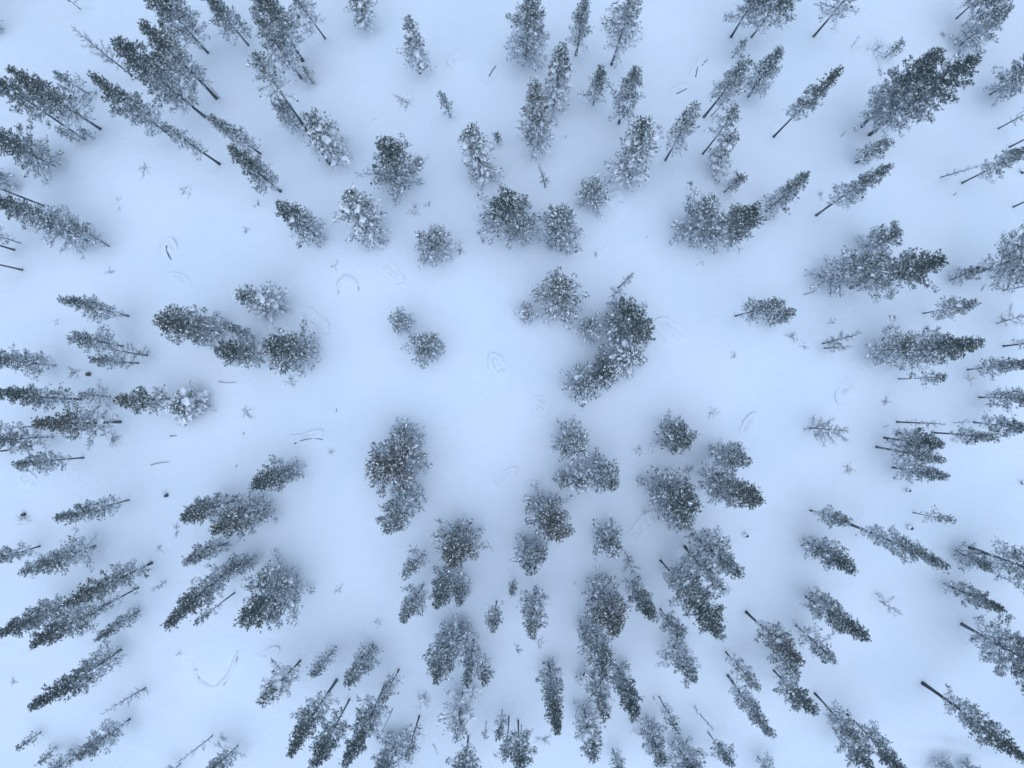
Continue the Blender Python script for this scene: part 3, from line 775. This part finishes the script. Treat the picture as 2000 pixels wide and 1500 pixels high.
    F = np.concatenate([b5 + np.array([[0, 1, 4]]), b5 + np.array([[1, 2, 4]]), b5 + np.array([[2, 3, 4]]), b5 + np.array([[3, 0, 4]])])
    if len(p): sn.add(V, F)
    if pdP:                                     # longer pads of snow lying along the boughs
        p2 = np.concatenate(pdP); d2 = np.concatenate(pdD); w2 = np.concatenate(pdW)[:, None] * (1.25 if st == 'L' else 1); q = len(p2)
        s2 = unit(np.cross(d2, np.array([0, 0, 1.]))); n2 = np.cross(s2, d2); n2 *= np.sign(n2[:, 2:3] + 1e-6)
        la2 = r.uniform(.11, .21, (q, 1)) * w2; wa2 = r.uniform(.055, .105, (q, 1)) * w2; th = np.arange(6) * pi / 3
        rg = [p2 + d2 * la2 * math.cos(a) * r.uniform(.8, 1.2, (q, 1)) + s2 * wa2 * math.sin(a) * r.uniform(.7, 1.3, (q, 1)) for a in th]
        V = np.stack(rg + [p2 + n2 * wa2 * .8 + d2 * la2 * .15], 1).reshape(-1, 3); b7 = (np.arange(q) * 7)[:, None]
        sn.add(V, np.concatenate([b7 + np.array([[k_, (k_ + 1) % 6, 6]]) for k_ in range(6)])); m[0] = True
    cr = link('crown', ne.mesh('crown', M_NEEDLE), root); cr['kind'] = 'stuff'
    link('limbs', limbs_me, cr)['kind'] = 'stuff'
    if sn.n: link('branch_snow', sn.mesh('branch_snow', M_SNOW), cr)['kind'] = 'stuff'
    # big white lumps of snow caught on the limbs
    nl = {'L': r.integers(9, 16), 'F': r.integers(0, 3), 'D': r.integers(0, 3)}.get(st, 0)
    if any(k in head for k in ('heap', 'loaded', 'dotted', 'ghost')): nl += 10
    if 'heap' in head: nl += 14
    if 'lump' in head: nl += 3
    for q in range(int(nl)):
        i = r.integers(int(len(tips) * .12), max(int(len(tips) * .8), 1)); p = tips[i] + np.array([0, 0, .2])
        sc = r.uniform(.13, .31) * (1.1 if st == 'L' else .95) * min(1, .5 + h / 14) * (1.35 if 'heap' in head else 1)
        link('snow_clump', LUMPS[r.integers(6)], cr, p, (r.uniform(-.2, .2), r.uniform(-.2, .2), r.uniform(0, 6.3)), (sc * r.uniform(1, 1.7), sc, sc * .75))
TRI = 0
for i, sp in enumerate(SPEC): build_tree(i, *sp)

# the forest goes on outside the picture: copies of the larger pines, sharing their meshes
def copy_tree(o, parent=None):
    c = o.copy(); col.objects.link(c); c.parent = parent
    for ch in KIDS.get(o.name, ()): copy_tree(ch, c)
    return c
ALL = list(col.objects); KIDS = {}
for o in ALL:
    if o.parent is not None and not o.name.startswith('snow_clump'): KIDS.setdefault(o.parent.name, []).append(o)
BIG = [o for o, sp in zip([o for o in ALL if o.parent is None and o.get('category') in ('pine tree', 'bare tree')], SPEC) if sp[0] in 'DF' and sp[2] > 8.5 and sp[5] < .4]
rr = np.random.default_rng(77); placed = []
while len(placed) < 110:
    x, y = rr.uniform(-66, 66), rr.uniform(-50, 58)
    if abs(x) < 51 and -40 < y < 41.5: continue
    if (y < -38 or x > 50) and rr.uniform() < .35: continue
    if any((x - a) ** 2 + (y - b) ** 2 < 9 for a, b in placed): continue
    placed.append((x, y))
    c = copy_tree(BIG[rr.integers(len(BIG))]); c.location = (x, y, float(terrain0(np.float64(x), np.float64(y))))
    k = rr.uniform(.85, 1.15); c.rotation_euler = (0, 0, rr.uniform(0, 6.3)); c.scale = (k, k, k * rr.uniform(.9, 1.1))
    tag(c, 'tall pine of the forest beyond the picture frame', 'pine tree', 'pines beyond the picture')

ARCS = [[(383, 1308), (386, 1326), (400, 1338), (418, 1344), (434, 1336), (448, 1316), (458, 1294), (464, 1272)], [(660, 578), (659, 564), (664, 550), (676, 541), (688, 545), (697, 554), (700, 570)]]
# ---------------------------------------------------------------- logs, stumps, sticks and twig tufts
def zg(x, y):
    z = float(terrain0(np.float64(x), np.float64(y)))
    for (bx, by, sx, sy, an, hh) in BUMPS:
        dx, dy = x - bx, y - by
        if abs(dx) > 3.2 * max(sx, sy) or abs(dy) > 3.2 * max(sx, sy): continue
        u = dx * math.cos(an) + dy * math.sin(an); v = -dx * math.sin(an) + dy * math.cos(an)
        z += hh * math.exp(-.5 * ((u / sx) ** 2 + (v / sy) ** 2))
    return z

def build_low(idx, kd, v, label):
    x, y, ln, an, sz = v; r = np.random.default_rng(5000 + idx)
    g = px_ground(x, y); s = H / FPX; gz = zg(g[0], g[1]); a = radians(an)
    if kd in ('log', 'dlog'):
        l = ln * s; w = sz * s
        root = bpy.data.objects.new('fallen_log', None); col.objects.link(root); root.location = (g[0], g[1], gz)
        hum = 'hummock' in label or 'lump' in label or 'ridge' in label
        tag(root, label, 'snow mound' if hum else 'log', 'snow-covered logs and mounds')
        if hum: root.name = 'snow_mound'
        d = np.array([math.cos(a), math.sin(a), 0]); c = np.array([-d[1], d[0], 0])
        q = np.linspace(-.5, .5, 7); bend = r.uniform(-.12, .12) * l
        P = d * (q * l)[:, None] + c * (bend * (1 - 4 * q * q) - w * .32)[:, None] + np.array([0, 0, 1.]) * (w * .08 + .02 * r.normal(size=7))[:, None]
        dark = kd == 'dlog'
        if dark or not hum:
            G = Geo(); tube(G, P, np.full(7, w * (.17 if dark else .08)) * np.linspace(1.15, .6, 7), 7, .8 if not dark else .15); link('log' if not hum else 'buried_log', G.mesh('log', M_BARK, True), root)
        kk = max(2, int(round(l / (w * 1.5))))
        for j in range(kk):
            f = (j + .5) / kk - .5
            if dark and j == kk - 1: continue
            p = d * (f * l) + c * (bend * (1 - 4 * f * f) + w * .12); e = w * r.uniform(.42, .6)
            link('snow_cap', DRIFTS[r.integers(5)], root, (p[0], p[1], -.03), (0, 0, a + r.uniform(-.2, .2)), (l / kk * r.uniform(.75, .95), e * 1.5, w * r.uniform(.35, .5)))
    elif kd == 'arc':
        root = bpy.data.objects.new('snow_mound', None); col.objects.link(root); root.location = (g[0], g[1], gz)
        tag(root, label, 'snow mound', 'snow-covered logs and mounds')
        pts = np.array([px_ground(*q) for q in ARCS[int(ln)]]); t0 = np.arange(len(pts)); tt = np.linspace(0, len(pts) - 1, 26)
        P = np.stack([np.interp(tt, t0, pts[:, k]) for k in range(3)], 1)
        for k in range(3): P[1:-1] = (P[:-2] + 2 * P[1:-1] + P[2:]) / 4
        for q in P: q[2] = zg(q[0], q[1])
        rad = sz * s * .5 * (1 + .3 * r.normal(size=26)); rad = np.convolve(np.pad(rad, 2, 'edge'), np.ones(5) / 5, 'valid') * np.sin(np.linspace(.25, pi - .25, 26)) ** .5
        P -= np.array([g[0], g[1], gz]); T = unit(np.gradient(P, axis=0)); C = unit(np.cross(T, np.array([0, 0, 1.]))); vv = np.linspace(-1, 1, 13)
        V = P[:, None] + C[:, None] * (vv[None, :, None] * 3.2 * rad[:, None, None]) + np.array([0, 0, 1.]) * (1.3 * rad[:, None, None] * np.exp(-9 * vv ** 2)[None, :, None] - .03)
        i = (np.arange(25)[:, None] * 13 + np.arange(12)[None]).reshape(-1)
        link('snow_ridge', mesh_from('snow_ridge', V.reshape(-1, 3), np.stack([i, i + 1, i + 14, i + 13], -1), M_GROUND, smooth=True), root)
        for f in (2, 14, 22):
            G = Geo(); a3 = P[f] + np.array([rad[f] * .8, -rad[f] * .5, rad[f] * .5]); a4 = a3 + (P[f + 2] - P[f]) * .9
            tube(G, [a3, (a3 + a4) / 2 + np.array([.02, 0, .03]), a4], [.03, .04, .02], 6, .4); link('knot', G.mesh('knot', M_BARK, True), root)
    elif kd == 'stump':
        w = sz * s * .5
        root = bpy.data.objects.new('tree_stump', None); col.objects.link(root); root.location = (g[0], g[1], gz)
        tag(root, label, 'stump', 'stumps in the snow')
        G = Geo(); tube(G, [(0, 0, -.1), (0, 0, .2), (.02, 0, .42)], [w * 1.1, w * .9, w * .8], 9, 0.05); link('trunk', G.mesh('stump', M_BARK, True), root)
        link('snow_cap', LUMPS[r.integers(6)], root, (-w * .9, w * .5, .34), (0, 0, r.uniform(0, 6)), (w * 1.2, w * .95, w * .6))
    elif kd == 'stick':
        l = ln * s; w = sz * s * .5
        d = np.array([math.cos(a), math.sin(a), 0.]); q = np.linspace(-.5, .5, 6)
        P = d * (q * l)[:, None] + np.array([-d[1], d[0], 0]) * (r.uniform(-.1, .1) * l * (1 - 4 * q * q))[:, None] + np.array([0, 0, 1.]) * (.05 + .10 * l * (q + .5))[:, None]
        G = Geo(); tube(G, P, w * .65 * np.linspace(1, .55, 6), 6, .35)
        o = link('stick', G.mesh('stick', M_BARK, True), None, (g[0], g[1], gz)); tag(o, label, 'stick', 'sticks poking from the snow')
    else:
        w = sz * s * .5; n = int(r.integers(9, 17) * min(2, .6 + w * .7)); G = Geo()
        mode = r.uniform(0, 6.3)
        for j in range(n):
            th = mode + r.normal(0, 1.3); l = w * r.uniform(.5, 1.25); up = r.uniform(.35, 1.0) * w
            q = np.linspace(0, 1, 4); cv = r.uniform(-.3, .3) * l
            d = np.array([math.cos(th), math.sin(th), 0]); c = np.array([-d[1], d[0], 0])
            P = np.array([r.normal(0, .2 * w), r.normal(0, .2 * w), -.05]) + d * (l * q)[:, None] + c * (cv * q * q)[:, None] + np.array([0, 0, 1.]) * (up * (q - .55 * q * q))[:, None]
            fr = float(np.clip(r.normal(.35, .2), 0, .9))
            tube(G, P, .013 * np.linspace(1.1, .35, 4) * min(1.4, .7 + w), 3, fr, cap=False)
            m = 4; si = r.integers(1, 3, m); T = P[si] + unit(d + c * r.choice([-1, 1], (m, 1)) * .9 + np.array([0, 0, 1.]) * r.uniform(0, .6, (m, 1))) * l * .35
            blades(G, P[si], T, np.full(m, .010), np.full(m, fr), np.full(m, .5))
        snowy = any(k in label for k in ('snow', 'arched'))
        root = bpy.data.objects.new('twig_shrub', None) if snowy else None
        if snowy:
            col.objects.link(root); root.location = (g[0], g[1], gz); link('twigs', G.mesh('twigs', M_TWIG), root)
            for j in range(int(r.integers(2, 5))):
                e = w * r.uniform(.22, .42); p = r.normal(0, .35 * w, 2)
                link('snow_cap', DRIFTS[r.integers(5)], root, (p[0], p[1], -.03), (0, 0, r.uniform(0, 6)), (e * 1.2, e * .9, e * .8))
        else:
            root = link('twig_shrub', G.mesh('twigs', M_TWIG), None, (g[0], g[1], gz))
        tag(root, label, 'shrub', 'bare twig shrubs in the snow')
for i, (kd, v, lab) in enumerate(LOW): build_low(i, kd, v, lab)

# ---------------------------------------------------------------- thin winter air: one closed box round the camera and the forest
def build_haze():
    x, y, z0, z1 = 184, 184, -20, 67
    V = [(sx * x, sy * y, z) for z in (z0, z1) for sx, sy in ((-1, -1), (1, -1), (1, 1), (-1, 1))]
    F = np.array([(3, 2, 1, 0), (4, 5, 6, 7), (0, 1, 5, 4), (1, 2, 6, 5), (2, 3, 7, 6), (3, 0, 4, 7)])
    m = bpy.data.materials.new('winter_air'); m.use_nodes = True; nt = m.node_tree; nt.nodes.clear()
    v = nt.nodes.new('ShaderNodeVolumePrincipled'); v.inputs['Color'].default_value = (.66, .82, 1, 1); v.inputs['Density'].default_value = HAZE
    o = nt.nodes.new('ShaderNodeOutputMaterial'); nt.links.new(v.outputs[0], o.inputs['Volume'])
    ob = link('haze', mesh_from('haze', V, F, m)); ob['kind'] = 'stuff'; ob['label'] = 'thin cold winter air between drone and snow'
HAZE = .0011
build_haze()
